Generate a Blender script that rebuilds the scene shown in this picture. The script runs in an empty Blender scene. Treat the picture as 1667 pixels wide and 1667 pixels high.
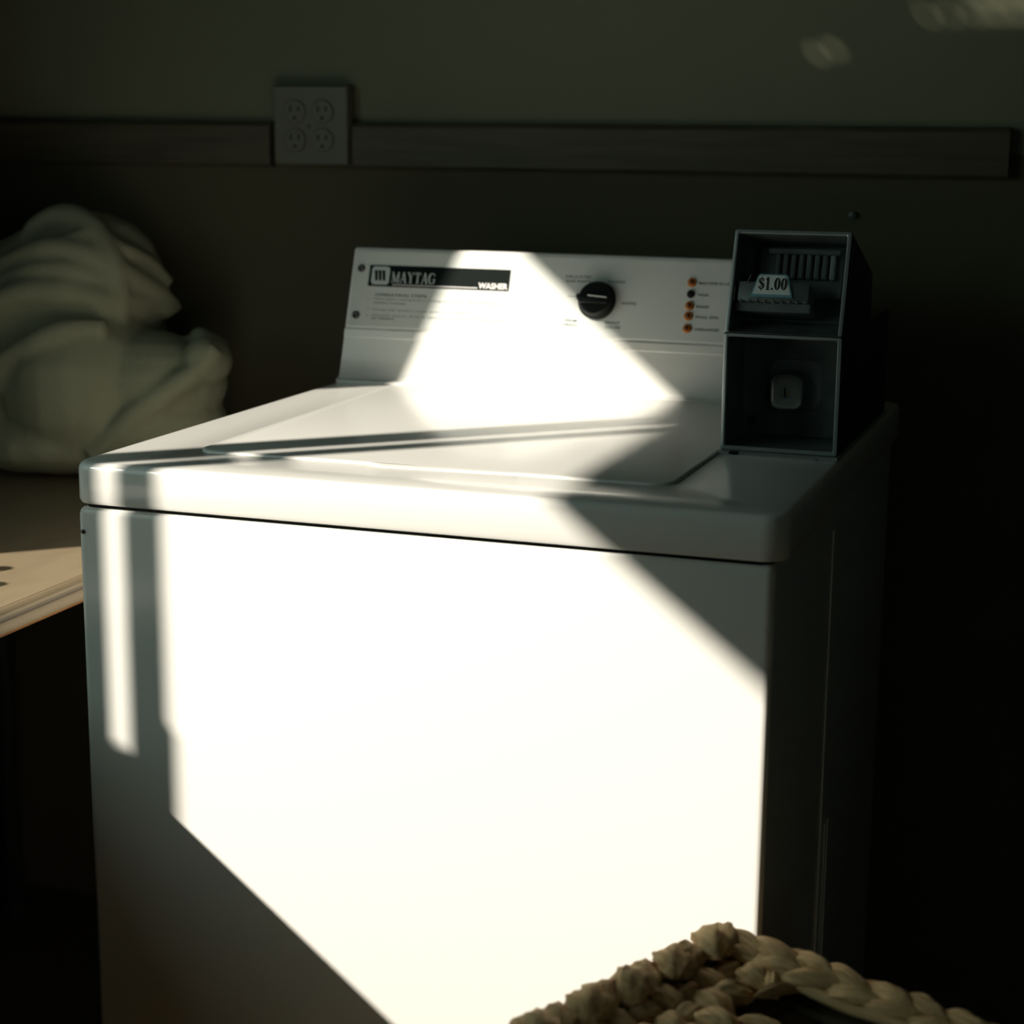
import bpy, bmesh, math, random
from mathutils import Vector, Matrix
import numpy as np
random.seed(7)
S = bpy.context.scene
COL = S.collection

# ------------------------------------------------------------------ camera, light, exposure
CP = Vector((0.9647, -1.4833, 1.2320))
YAW, PIT, ROLL, FPX = -0.3368, -0.2087, 0.0084, 2976.68
fw = Vector((math.sin(YAW)*math.cos(PIT), math.cos(YAW)*math.cos(PIT), math.sin(PIT)))
rt = Vector((math.cos(YAW), -math.sin(YAW), 0.0))
up = rt.cross(fw)
cr, sr = math.cos(ROLL), math.sin(ROLL)
rt2 = cr*rt + sr*up
up2 = -sr*rt + cr*up
cam = bpy.data.cameras.new('camera')
cam.sensor_width = 36.0
cam.lens = FPX/1667.0*36.0
cam.clip_start = 0.02
cam.dof.use_dof = True
cam.dof.focus_distance = 1.78
cam.dof.aperture_fstop = 5.5
camo = bpy.data.objects.new('camera', cam)
m = Matrix((rt2, up2, -fw)).transposed().to_4x4()
m.translation = CP
camo.matrix_world = m
COL.objects.link(camo)
S.camera = camo

SUN_D = Vector((1.06, 1.0, -0.82)).normalized()       # travelling direction of the sunlight
sun = bpy.data.lights.new('sun', 'SUN')
sun.energy = 7.9
sun.color = (1.0, 0.915, 0.79)
sun.angle = math.radians(0.78)
suno = bpy.data.objects.new('sun', sun)
suno.rotation_euler = SUN_D.to_track_quat('-Z', 'Y').to_euler()
suno.location = (-4, -4, 4)
COL.objects.link(suno)

W = bpy.data.worlds.new('sky')
S.world = W
W.use_nodes = True
bg = W.node_tree.nodes['Background']
bg.inputs['Color'].default_value = (0.60, 0.81, 0.75, 1)
bg.inputs['Strength'].default_value = 1.8

S.view_settings.view_transform = 'Standard'
S.view_settings.look = 'None'
S.view_settings.gamma = 1.0
S.view_settings.use_curve_mapping = False
S.view_settings.exposure = 0.0
S.cycles.use_denoising = True
S.cycles.sample_clamp_indirect = 4.0
S.cycles.max_bounces = 10
S.cycles.diffuse_bounces = 6

# window in the left wall: numbers are where the sun rays pass the inner wall plane
XW, TH = -0.72, 0.02
KY, KZ = 1.0/1.06, 0.82/1.06            # drop in y and z per metre of x along a ray
def ky(k): return k + XW*KY             # shadow-line constant -> y on the wall plane
WIN_Y0, WIN_Y1 = ky(-0.66) - TH*KY, ky(0.522)
WIN_Z0, WIN_Z1 = 1.0, 1.840 + TH*KZ
portal = bpy.data.lights.new('opening_portal', 'AREA')
portal.shape = 'RECTANGLE'
portal.size = WIN_Y1 - WIN_Y0
portal.size_y = WIN_Z1 - WIN_Z0
portal.cycles.is_portal = True
po = bpy.data.objects.new('opening_portal', portal)
po.location = (XW - TH - 0.005, (WIN_Y0+WIN_Y1)/2, (WIN_Z0+WIN_Z1)/2)
po.rotation_euler = Vector((1, 0, 0)).to_track_quat('-Z', 'Z').to_euler()
COL.objects.link(po)

# unseen window added in the right wall for a little cool fill
W2 = (-3.1, -2.45, 0.95, 1.75)
portal2 = bpy.data.lights.new('opening_portal', 'AREA')
portal2.shape = 'RECTANGLE'
portal2.size = W2[1] - W2[0]
portal2.size_y = W2[3] - W2[2]
portal2.cycles.is_portal = True
po2 = bpy.data.objects.new('opening_portal', portal2)
po2.location = (2.7 + 0.105, (W2[0]+W2[1])/2, (W2[2]+W2[3])/2)
po2.rotation_euler = Vector((-1, 0, 0)).to_track_quat('-Z', 'Z').to_euler()
COL.objects.link(po2)

# ------------------------------------------------------------------ materials
def nodes(name):
    m = bpy.data.materials.new(name)
    m.use_nodes = True
    nt = m.node_tree
    return m, nt, nt.nodes['Principled BSDF']
def mat(name, col, rough=0.5, metal=0.0, spec=0.5, coat=0.0, var=0.0, vscale=6.0, bump=0.0, bscale=80.0, stretch=None, col2=None):
    m, nt, b = nodes(name)
    b.inputs['Base Color'].default_value = (*col, 1)
    b.inputs['Roughness'].default_value = rough
    b.inputs['Metallic'].default_value = metal
    b.inputs['Specular IOR Level'].default_value = spec
    b.inputs['Coat Weight'].default_value = coat
    b.inputs['Coat Roughness'].default_value = 0.08
    tc = nt.nodes.new('ShaderNodeTexCoord')
    vec = tc.outputs['Object']
    if stretch:
        mp = nt.nodes.new('ShaderNodeMapping')
        mp.inputs['Scale'].default_value = stretch
        nt.links.new(vec, mp.inputs['Vector']); vec = mp.outputs['Vector']
    if var > 0:
        n = nt.nodes.new('ShaderNodeTexNoise')
        n.inputs['Scale'].default_value = vscale
        n.inputs['Detail'].default_value = 5
        nt.links.new(vec, n.inputs['Vector'])
        r = nt.nodes.new('ShaderNodeValToRGB')
        c2 = col2 or tuple(c*(1-var) for c in col)
        r.color_ramp.elements[0].color = (*c2, 1); r.color_ramp.elements[0].position = 0.35
        r.color_ramp.elements[1].color = (*col, 1); r.color_ramp.elements[1].position = 0.62
        nt.links.new(n.outputs['Fac'], r.inputs['Fac'])
        nt.links.new(r.outputs['Color'], b.inputs['Base Color'])
    if bump > 0:
        n2 = nt.nodes.new('ShaderNodeTexNoise')
        n2.inputs['Scale'].default_value = bscale
        n2.inputs['Detail'].default_value = 3
        nt.links.new(vec, n2.inputs['Vector'])
        bp = nt.nodes.new('ShaderNodeBump')
        bp.inputs['Strength'].default_value = bump
        bp.inputs['Distance'].default_value = 0.002
        nt.links.new(n2.outputs['Fac'], bp.inputs['Height'])
        nt.links.new(bp.outputs['Normal'], b.inputs['Normal'])
    return m

M = {}
M['enamel'] = mat('white_enamel', (0.83, 0.83, 0.79), 0.20, 0, 0.5, 0.08, bump=0.02, bscale=140)
M['panel'] = mat('panel_film', (0.68, 0.71, 0.68), 0.45, 0.0, 0.25, bump=0.02, bscale=300)
M['black'] = mat('black_plastic', (0.008, 0.010, 0.009), 0.45, 0, 0.2)
M['print'] = mat('dark_print', (0.06, 0.09, 0.08), 0.6, 0, 0.1)
M['fineprint'] = mat('fine_print', (0.11, 0.15, 0.14), 0.6, 0, 0.1)
M['plate'] = mat('nameplate_black', (0.008, 0.012, 0.011), 0.55, 0, 0.03)
M['white_print'] = mat('white_print', (0.80, 0.80, 0.78), 0.5, 0, 0.3)
M['silver'] = mat('silver_print', (0.55, 0.58, 0.57), 0.4, 0.2, 0.5)
M['amber'] = mat('amber_lens', (0.48, 0.15, 0.018), 0.3, 0, 0.4, 0.1)
M['amber_dark'] = mat('amber_core', (0.10, 0.018, 0.004), 0.25, 0, 0.5, 0.3)
M['screw'] = mat('dark_screw', (0.10, 0.10, 0.095), 0.4, 0.8)
M['steel'] = mat('stainless', (0.38, 0.43, 0.42), 0.38, 0.45, bump=0.03, bscale=200)
M['case'] = mat('case_dark_reflection', (0.030, 0.034, 0.032), 0.45, 0.2, 0.3)  # dark room reflection put into the colour of the coin box sides
M['steel_in'] = mat('dull_steel', (0.17, 0.205, 0.198), 0.40, 0.25, var=0.35, vscale=30, bump=0.06, bscale=120)
M['chrome'] = mat('chrome', (0.50, 0.55, 0.54), 0.18, 0.75)
M['brass'] = mat('brass', (0.45, 0.34, 0.14), 0.3, 1.0)
M['label'] = mat('price_card', (0.72, 0.78, 0.76), 0.5, 0, 0.3)
M['blue'] = mat('card_border', (0.16, 0.36, 0.42), 0.5, 0, 0.3)
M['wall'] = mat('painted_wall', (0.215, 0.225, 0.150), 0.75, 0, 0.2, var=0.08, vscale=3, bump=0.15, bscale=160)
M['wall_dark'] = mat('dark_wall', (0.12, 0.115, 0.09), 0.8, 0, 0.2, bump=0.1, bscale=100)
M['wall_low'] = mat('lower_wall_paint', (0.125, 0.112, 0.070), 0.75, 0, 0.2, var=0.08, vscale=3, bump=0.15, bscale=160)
M['rail'] = mat('brown_rail', (0.115, 0.10, 0.065), 0.5, 0, 0.3, var=0.25, vscale=8, stretch=(1, 6, 14), bump=0.05)
M['floor'] = mat('floor_vinyl', (0.045, 0.040, 0.030), 0.5, 0, 0.3, var=0.3, vscale=5)
M['ceiling'] = mat('ceiling_paint', (0.14, 0.135, 0.11), 0.9, 0, 0.1)
M['outlet'] = mat('ivory_plastic', (0.155, 0.152, 0.105), 0.4, 0, 0.3)
M['slot'] = mat('socket_dark', (0.02, 0.02, 0.018), 0.6)
M['cloth'] = mat('white_terry', (0.37, 0.375, 0.26), 0.95, 0, 0.05, var=0.06, vscale=12, bump=0.5, bscale=260)
M['laminate'] = mat('tan_laminate', (0.30, 0.235, 0.15), 0.45, 0, 0.3, var=0.12, vscale=10, stretch=(4, 1, 4))
M['edge'] = mat('groove_band', (0.16, 0.13, 0.09), 0.5)
M['nosing'] = mat('orange_wood', (0.34, 0.16, 0.06), 0.5, var=0.2, vscale=12)
M['leg'] = mat('table_leg_steel', (0.06, 0.06, 0.06), 0.5, 0.6)
M['core'] = mat('basket_core', (0.11, 0.08, 0.05), 0.8)
M['flap'] = mat('brown_flap', (0.10, 0.068, 0.034), 0.6)
M['lining'] = mat('grey_lining', (0.20, 0.19, 0.185), 0.8)
M['frame'] = mat('window_frame_paint', (0.40, 0.39, 0.36), 0.5)

def hyacinth():
    m, nt, b = nodes('water_hyacinth')
    b.inputs['Roughness'].default_value = 0.7
    b.inputs['Specular IOR Level'].default_value = 0.12
    tc = nt.nodes.new('ShaderNodeTexCoord')
    mp = nt.nodes.new('ShaderNodeMapping')
    mp.inputs['Scale'].default_value = (1.6, 13, 13)
    nt.links.new(tc.outputs['Object'], mp.inputs['Vector'])
    oi = nt.nodes.new('ShaderNodeObjectInfo')
    n = nt.nodes.new('ShaderNodeTexNoise')
    n.noise_dimensions = '4D'
    n.inputs['Scale'].default_value = 1.0
    n.inputs['Detail'].default_value = 4
    nt.links.new(mp.outputs['Vector'], n.inputs['Vector'])
    mu = nt.nodes.new('ShaderNodeMath'); mu.operation = 'MULTIPLY'; mu.inputs[1].default_value = 40
    nt.links.new(oi.outputs['Random'], mu.inputs[0])
    nt.links.new(mu.outputs[0], n.inputs['W'])
    r = nt.nodes.new('ShaderNodeValToRGB')
    r.color_ramp.elements[0].position = 0.28; r.color_ramp.elements[0].color = (0.50, 0.295, 0.125, 1)
    r.color_ramp.elements[1].position = 0.66; r.color_ramp.elements[1].color = (0.90, 0.66, 0.36, 1)
    nt.links.new(n.outputs['Fac'], r.inputs['Fac'])
    r2 = nt.nodes.new('ShaderNodeValToRGB')
    r2.color_ramp.elements[0].color = (0.80, 0.78, 0.76, 1)
    r2.color_ramp.elements[1].color = (1.0, 1.0, 1.0, 1)
    nt.links.new(oi.outputs['Random'], r2.inputs['Fac'])
    mx = nt.nodes.new('ShaderNodeMix'); mx.data_type = 'RGBA'; mx.blend_type = 'MULTIPLY'
    mx.inputs['Factor'].default_value = 1.0
    nt.links.new(r.outputs['Color'], mx.inputs['A']); nt.links.new(r2.outputs['Color'], mx.inputs['B'])
    nt.links.new(mx.outputs['Result'], b.inputs['Base Color'])
    bp = nt.nodes.new('ShaderNodeBump'); bp.inputs['Strength'].default_value = 0.7; bp.inputs['Distance'].default_value = 0.0016
    nt.links.new(n.outputs['Fac'], bp.inputs['Height']); nt.links.new(bp.outputs['Normal'], b.inputs['Normal'])
    return m
M['hyacinth'] = hyacinth()

# ------------------------------------------------------------------ helpers
def finish(bm, smooth=35):
    bmesh.ops.recalc_face_normals(bm, faces=bm.faces[:])
    if smooth:
        lim = math.radians(smooth)
        for f in bm.faces: f.smooth = True
        for e in bm.edges:
            if len(e.link_faces) == 2 and e.calc_face_angle(0) > lim: e.smooth = False
def obj(name, bm, material, parent=None, smooth=35, label=None, kind=None):
    finish(bm, smooth)
    me = bpy.data.meshes.new(name); bm.to_mesh(me); bm.free()
    for mm in (material if isinstance(material, (list, tuple)) else [material]): me.materials.append(mm)
    o = bpy.data.objects.new(name, me); COL.objects.link(o)
    if parent is not None:
        o.parent = parent
        if parent.type == 'EMPTY': o.matrix_parent_inverse = Matrix.Translation(parent.location).inverted()
    if label: o['label'] = label
    if kind: o['kind'] = kind
    return o
def thing(name, label, cat, loc=(0, 0, 0), group=None):
    o = bpy.data.objects.new(name, None); COL.objects.link(o)
    o.empty_display_size = 0.1
    o.location = loc; o['label'] = label; o['category'] = cat
    if group: o['group'] = group
    return o
def box(bm, a, b, bev=0.0, seg=2, xf=None):
    vs = [bm.verts.new((x, y, z)) for x in (a[0], b[0]) for y in (a[1], b[1]) for z in (a[2], b[2])]
    F = [(0,1,3,2),(4,6,7,5),(0,4,5,1),(2,3,7,6),(0,2,6,4),(1,5,7,3)]
    fs = [bm.faces.new([vs[i] for i in f]) for f in F]
    if bev > 0:
        es = list({e for f in fs for e in f.edges})
        r = bmesh.ops.bevel(bm, geom=es, offset=bev, segments=seg, profile=0.5, affect='EDGES')
        allv = list({v for f in r['faces'] for v in f.verts} | {v for v in vs if v.is_valid})
    else: allv = vs
    if xf:
        for v in allv: v.co = xf(v.co)
def quad_ring(c, r, n=5):
    """rounded ring in the quad c = [bl, br, tr, tl] (Vectors), corner radius r"""
    pts = []
    for i in range(4):
        p = c[i]; a = (c[i-1]-p); b = (c[(i+1) % 4]-p)
        la, lb = a.length, b.length
        rr = min(r, la*0.499, lb*0.499)
        a.normalize(); b.normalize()
        cen = p + a*rr + b*rr
        for k in range(n):
            t = math.pi/2*k/(n-1)
            pts.append(cen - b*rr*math.cos(t) - a*rr*math.sin(t))
    return pts
def loft(bm, rings, cap0=True, cap1=True, mats=None):
    R = [[bm.verts.new(p) for p in r] for r in rings]
    n = len(R[0])
    for j in range(len(R)-1):
        for i in range(n):
            k = (i+1) % n
            try:
                f = bm.faces.new((R[j][i], R[j][k], R[j+1][k], R[j+1][i]))
                if mats: f.material_index = mats[j]
            except ValueError: pass
    if cap0: bm.faces.new(R[0][::-1])
    if cap1:
        f = bm.faces.new(R[-1])
        if mats: f.material_index = mats[-1]
def rect_z(x0, x1, y0, y1, z): return [Vector((x0, y0, z)), Vector((x1, y0, z)), Vector((x1, y1, z)), Vector((x0, y1, z))]
def rect_y(x0, x1, z0, z1, y): return [Vector((x0, y, z0)), Vector((x1, y, z0)), Vector((x1, y, z1)), Vector((x0, y, z1))]
def slab(bm, x0, x1, y0, y1, levels, rc, n=7):
    """levels: (inset, z)"""
    loft(bm, [quad_ring(rect_z(x0+i, x1-i, y0+i, y1-i, z), max(rc-i, 0.0008), n) for i, z in levels])
def disc_stack(bm, cen, ax, bx, nx, levels, n=32):
    """levels: (radius, height along nx)"""
    loft(bm, [[cen + nx*h + (ax*math.cos(2*math.pi*i/n) + bx*math.sin(2*math.pi*i/n))*r for i in range(n)] for r, h in levels])
def prism(bm, pts, xf, h):
    """2D polygon pts -> plate of thickness h; xf(u, v, w) -> point"""
    a = [bm.verts.new(xf(u, v, 0)) for u, v in pts]
    b = [bm.verts.new(xf(u, v, h)) for u, v in pts]
    n = len(pts)
    bm.faces.new(b); bm.faces.new(a[::-1])
    for i in range(n): bm.faces.new((a[i], a[(i+1) % n], b[(i+1) % n], b[i]))
def stroke(bm, p, q, w, xf, h):
    d = Vector((q[0]-p[0], q[1]-p[1])); L = d.length; d /= L
    nn = Vector((-d.y, d.x))*w/2
    prism(bm, [(p[0]+nn.x, p[1]+nn.y), (p[0]-nn.x, p[1]-nn.y), (q[0]-nn.x, q[1]-nn.y), (q[0]+nn.x, q[1]+nn.y)], xf, h)
def ribbon(bm, pts, ws, xf, h):
    n = len(pts)
    L, R = [], []
    for i in range(n):
        a = Vector(pts[max(i-1, 0)]); b = Vector(pts[min(i+1, n-1)])
        d = (b-a).normalized(); nn = Vector((-d.y, d.x))*ws[i]/2
        L.append((pts[i][0]+nn.x, pts[i][1]+nn.y)); R.append((pts[i][0]-nn.x, pts[i][1]-nn.y))
    for i in range(n-1): prism(bm, [L[i], R[i], R[i+1], L[i+1]], xf, h)
def serif_text(bm, s, xf, x, y, hgt, h, sp=0.16, wscale=1.0):
    """bold roman capitals and figures drawn from strokes; returns the end x"""
    def T(p): return (x0 + p[0]*hgt*wscale, y + p[1]*hgt)
    for ch in s:
        x0 = x
        st = []; rb = []
        th, tn, sf = 0.20, 0.075, 0.06
        if ch == 'M':
            w = 1.0
            st = [((.12,0),(.12,1),tn),((.12,1),(.5,0.05),th),((.5,0.05),(.86,1),tn),((.86,1),(.86,0),th),((.0,.03),(.26,.03),sf),((.70,.03),(1.,.03),sf),((.0,.97),(.2,.97),sf),((.8,.97),(1.,.97),sf)]
        elif ch == 'A':
            w = .86
            st = [((.12,0),(.42,1),tn),((.42,1),(.72,0),th),((.22,.32),(.62,.32),tn),((.0,.03),(.27,.03),sf),((.55,.03),(.88,.03),sf)]
        elif ch == 'Y':
            w = .84
            st = [((.12,1),(.43,.45),th),((.43,.45),(.72,1),tn),((.43,.5),(.43,0),th),((.26,.03),(.62,.03),sf),((.0,.97),(.3,.97),sf),((.58,.97),(.86,.97),sf)]
        elif ch == 'T':
            w = .76
            st = [((.38,0),(.38,1),th),((.0,.96),(.76,.96),tn),((.03,.96),(.03,.74),sf),((.73,.96),(.73,.74),sf),((.2,.03),(.56,.03),sf)]
        elif ch == 'G':
            w = .84
            pts = [(.42+.38*math.cos(a), .5+.48*math.sin(a)) for a in [math.radians(40+i*(285/20)) for i in range(21)]]
            rb = [(pts, [tn+(th-tn)*max(0, -math.cos(math.radians(40+i*(285/20))))**0.8 for i in range(21)])]
            st = [((.70,.06),(.70,.42),th*.8),((.5,.42),(.86,.42),sf),((.72,.95),(.72,.7),sf)]
        elif ch == '$':
            w = .62
            pts = [(.52,.72),(.46,.86),(.30,.92),(.14,.86),(.09,.72),(.16,.6),(.30,.51),(.45,.42),(.53,.28),(.47,.13),(.30,.07),(.13,.13),(.07,.28)]
            rb = [(pts, [.15,.1,.07,.1,.16,.2,.2,.2,.16,.1,.07,.1,.15])]
            st = [((.30,-.08),(.30,1.08),.055)]
        elif ch == '1':
            w = .52
            st = [((.26,0),(.26,1),.2),((.06,.80),(.26,.97),.08),((.08,.03),(.45,.03),sf)]
        elif ch == '.':
            w = .28
            pts = [(.13+.095*math.cos(a), .095+.095*math.sin(a)) for a in [2*math.pi*i/10 for i in range(10)]]
            prism(bm, [T(p) for p in pts], xf, h)
        elif ch == '0':
            w = .62
            N = 24
            pts = [(.29+.20*math.cos(2*math.pi*i/N), .5+.455*math.sin(2*math.pi*i/N)) for i in range(N+1)]
            rb = [(pts, [.06+.15*abs(math.cos(2*math.pi*i/N))**1.3 for i in range(N+1)])]
        else: w = .4
        for a, b, ww in st: stroke(bm, T(a), T(b), ww*hgt*(wscale if abs(a[0]-b[0]) < abs(a[1]-b[1]) else 1), xf, h)
        for pts, ws in rb: ribbon(bm, [T(p) for p in pts], [k*hgt*min(1, wscale+.1) for k in ws], xf, h)
        x += (w*wscale + sp*wscale)*hgt
    return x
def sans_text(name, s, xf, x, y, hgt, material, parent, width=None, h=0.0002, bold=0.0, **k):
    """built-in font, turned into a mesh laid on the surface xf(u, v, w)"""
    cu = bpy.data.curves.new('t', 'FONT'); cu.body = s; cu.size = 1.0; cu.resolution_u = 2; cu.offset = bold
    to = bpy.data.objects.new('t', cu); COL.objects.link(to)
    dg = bpy.context.evaluated_depsgraph_get()
    me = bpy.data.meshes.new_from_object(to.evaluated_get(dg))
    bpy.data.objects.remove(to)
    bm = bmesh.new(); bm.from_mesh(me); bpy.data.meshes.remove(me)
    xs = [v.co.x for v in bm.verts]; ys = [v.co.y for v in bm.verts]
    sx = (width/(max(xs)-min(xs))) if width else hgt/0.72
    sy = hgt/(max(ys)-min(0, min(ys)))
    mx = min(xs)
    for v in bm.verts: v.co = xf(x + (v.co.x-mx)*sx, y + v.co.y*sy, h)
    return obj(name, bm, material, parent, smooth=0, **k)

# ------------------------------------------------------------------ room
YB, X1, Y0, ZC = 0.92, 2.7, -3.6, 2.62
def struct(name, bm, m, parent=None): return obj(name, bm, m, parent, smooth=30, kind=None if parent else 'structure')
bm = bmesh.new(); box(bm, (XW-TH, Y0-.1, -.1), (X1+.1, YB+.1, 0)); struct('floor', bm, M['floor'])
bm = bmesh.new(); box(bm, (XW-TH, Y0-.1, ZC), (X1+.1, YB+.1, ZC+.1)); struct('ceiling', bm, M['ceiling'])
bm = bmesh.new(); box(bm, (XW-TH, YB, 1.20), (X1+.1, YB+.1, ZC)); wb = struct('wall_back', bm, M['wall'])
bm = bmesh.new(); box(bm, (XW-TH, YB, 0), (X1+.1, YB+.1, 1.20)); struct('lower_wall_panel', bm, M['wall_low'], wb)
def holed_wall(x0, x1, holes):
    ys = sorted({Y0, YB} | {h[i] for h in holes for i in (0, 1)})
    zs = sorted({0, ZC} | {h[i] for h in holes for i in (2, 3)})
    bm = bmesh.new()
    for a, b in zip(ys, ys[1:]):
        for c, d in zip(zs, zs[1:]):
            my, mz = (a+b)/2, (c+d)/2
            if any(h[0] < my < h[1] and h[2] < mz < h[3] for h in holes): continue
            box(bm, (x0, a, c), (x1, b, d))
    bmesh.ops.remove_doubles(bm, verts=bm.verts[:], dist=1e-6)
    return bm
struct('wall_right', holed_wall(X1, X1+.1, [W2]), M['wall_dark'])
bm = bmesh.new()
for a, b, c, d in ((W2[0], W2[1], W2[2], W2[2]+.03), (W2[0], W2[1], W2[3]-.03, W2[3]), (W2[0], W2[0]+.03, W2[2]+.03, W2[3]-.03), (W2[1]-.03, W2[1], W2[2]+.03, W2[3]-.03)):
    box(bm, (X1+.03, a, c), (X1+.07, b, d))
struct('added_fill_window', bm, M['frame'])
bm = bmesh.new(); box(bm, (XW-TH, Y0-.1, 0), (X1+.1, Y0, ZC)); struct('wall_front', bm, M['wall_dark'])
# left wall with the window opening and small holes added high up for sun patches
def through(x, z, hw, hh):            # opening in the wall whose sun patch lands at (x, z) on the back wall
    t = x - XW
    y = YB - t*KY; zz = z + t*KZ
    return (y-hw-TH*KY, y+hw, zz-hh, zz+hh+TH*KZ)
HOLES = [(WIN_Y0, WIN_Y1, WIN_Z0, WIN_Z1)]
for x, z in ((.531, 1.3240), (.553, 1.3295)): HOLES.append(through(x, z, .0055, .0028))
for x, z in ((.668, 1.3700), (.695, 1.3715), (.722, 1.3725), (.749, 1.3725), (.776, 1.3725), (.803, 1.3725), (.728, 1.3925), (.755, 1.3925), (.782, 1.3925), (.809, 1.3925)): HOLES.append(through(x, z, .0046, .0028))
bm = holed_wall(XW-TH, XW, HOLES)
struct('wall_left', bm, M['wall_dark'])
win = bpy.data.objects.new('window_1', None); COL.objects.link(win); win['kind'] = 'structure'
win.location = (XW, (WIN_Y0+WIN_Y1)/2, WIN_Z0)
TB = 0.016                              # bar thickness in x
def bar(name, k0, k1, z0, z1):          # vertical bar shading shadow-line constants k0..k1
    bm = bmesh.new(); box(bm, (XW-TB, ky(k0), z0), (XW, ky(k1)-TB*KY, z1), 0.002, 1)
    return obj(name, bm, M['frame'], win)
bar('mullion', -0.033, 0.043, WIN_Z0, WIN_Z1)
bar('mullion', -0.092, -0.046, WIN_Z0, WIN_Z1)
bar('sash_latch', -0.100, -0.046, WIN_Z0, 1.292)
bar('sash_stop', -0.047, -0.032, WIN_Z0, 1.228)
# head boards: the two panes end at slightly different heights
bm = bmesh.new(); box(bm, (XW-TB, ky(0.0), 1.822), (XW, WIN_Y1, WIN_Z1)); obj('head_board', bm, M['frame'], win)

# rail and outlet on the back wall
def rail(name, x0, x1):
    prof = [(0, 1.170), (-.014, 1.171), (-.018, 1.175), (-.018, 1.227), (-.014, 1.232), (0, 1.234)]
    bm = bmesh.new()
    A = [bm.verts.new((x0, YB+y, z)) for y, z in prof]; B = [bm.verts.new((x1, YB+y, z)) for y, z in prof]
    bm.faces.new(A); bm.faces.new(B[::-1])
    for i in range(len(prof)):
        j = (i+1) % len(prof); bm.faces.new((A[i], A[j], B[j], B[i]))
    return struct(name, bm, M['rail'])
rail('trim_1', XW, -0.2405)
rail('trim_2', -0.112, 0.779)
ot = thing('wall_outlet', 'square ivory outlet plate with four sockets set into the wall rail', 'outlet', (-.173, YB, 1.173))
bm = bmesh.new()
loft(bm, [quad_ring(rect_y(-.2315, -.1150, 1.1735, 1.2840, YB), .004), quad_ring(rect_y(-.2315, -.1150, 1.1735, 1.2840, YB-.019), .004), quad_ring(rect_y(-.2290, -.1175, 1.176, 1.2815, YB-.023), .003)])
obj('cover_plate', bm, M['outlet'], ot)
for cx in (-.1967, -.1543):
    for cz in (1.2475, 1.2085):
        bm = bmesh.new()
        disc_stack(bm, Vector((cx, YB-.0228, cz)), Vector((1, 0, 0)), Vector((0, 0, 1)), Vector((0, -1, 0)), [(.0168, 0), (.0168, .002), (.0155, .003)], 24)
        so = obj('socket', bm, M['outlet'], ot)
        bm = bmesh.new()
        for sx, hh in ((-.0062, .0042), (.0062, .0036)): box(bm, (cx+sx-.0014, YB-.0262, cz+.004-hh), (cx+sx+.0014, YB-.0255, cz+.004+hh))
        disc_stack(bm, Vector((cx, YB-.0257, cz-.0085)), Vector((1, 0, 0)), Vector((0, 0, 1)), Vector((0, -1, 0)), [(.0027, 0), (.0027, .0006)], 12)
        obj('slots', bm, M['slot'], so, label='dark slots')
bm = bmesh.new()
disc_stack(bm, Vector((-.1755, YB-.0228, 1.228)), Vector((1, 0, 0)), Vector((0, 0, 1)), Vector((0, -1, 0)), [(.003, 0), (.003, .0006), (.001, .0012)], 14)
obj('plate_screw', bm, M['screw'], ot)
bm = bmesh.new()
disc_stack(bm, Vector((.587, YB, 1.1215)), Vector((1, 0, 0)), Vector((0, 0, 1)), Vector((0, -1, 0)), [(.0030, 0), (.0030, .0035), (.0048, .004), (.0042, .0065), (.0015, .0075)], 16)
o = obj('wall_peg', bm, M['steel_in']); o['label'] = 'tiny metal peg on the dark wall above the coin box'; o['category'] = 'peg'

# ------------------------------------------------------------------ washing machine
WX = 0.686; ZT = 0.914; ZS = 0.8705
wm = thing('washing_machine', 'white enamel top-loading coin washer standing in a patch of sunlight', 'washing machine', (WX/2, 0.34, 0))
bm = bmesh.new()
slab(bm, .002, .680, 0.0, .70, [(.003, .025), (0, .03), (0, ZS-.008), (.0012, ZS-.0035), (.004, ZS-.0012), (.009, ZS-.0004)], .008, 9)
cab = obj('cabinet', bm, M['enamel'], wm)
# pressed seams of the right side sheet
bm = bmesh.new()
box(bm, (.679, .295, .06), (.6816, .299, ZS-.03), .0006, 1)
box(bm, (.679, .325, .06), (.6812, .3275, .52), .0006, 1)
box(bm, (.679, .342, .06), (.6812, .3445, .52), .0006, 1)
obj('side_seam', bm, M['enamel'], cab)
bm = bmesh.new()
disc_stack(bm, Vector((.0085, -.0004, .846)), Vector((1, 0, 0)), Vector((0, 0, 1)), Vector((0, -1, 0)), [(.0022, 0), (.0022, .0006), (.001, .0012)], 10)
obj('rust_spot', bm, M['screw'], cab)
for fx in (.05, .636):
    for fy in (.05, .64):
        bm = bmesh.new(); disc_stack(bm, Vector((fx, fy, 0)), Vector((1, 0, 0)), Vector((0, 1, 0)), Vector((0, 0, 1)), [(.02, 0), (.022, .006), (.018, .012), (.008, .014), (.008, .03)], 16)
        obj('foot', bm, M['black'], wm)
# black slab standing in for the dark gap between cabinet and top
bm = bmesh.new(); slab(bm, .006, .676, .005, .695, [(0, ZS-.004), (0, ZS+.006)], .012); obj('top_gap_dark', bm, M['black'], wm)
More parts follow.
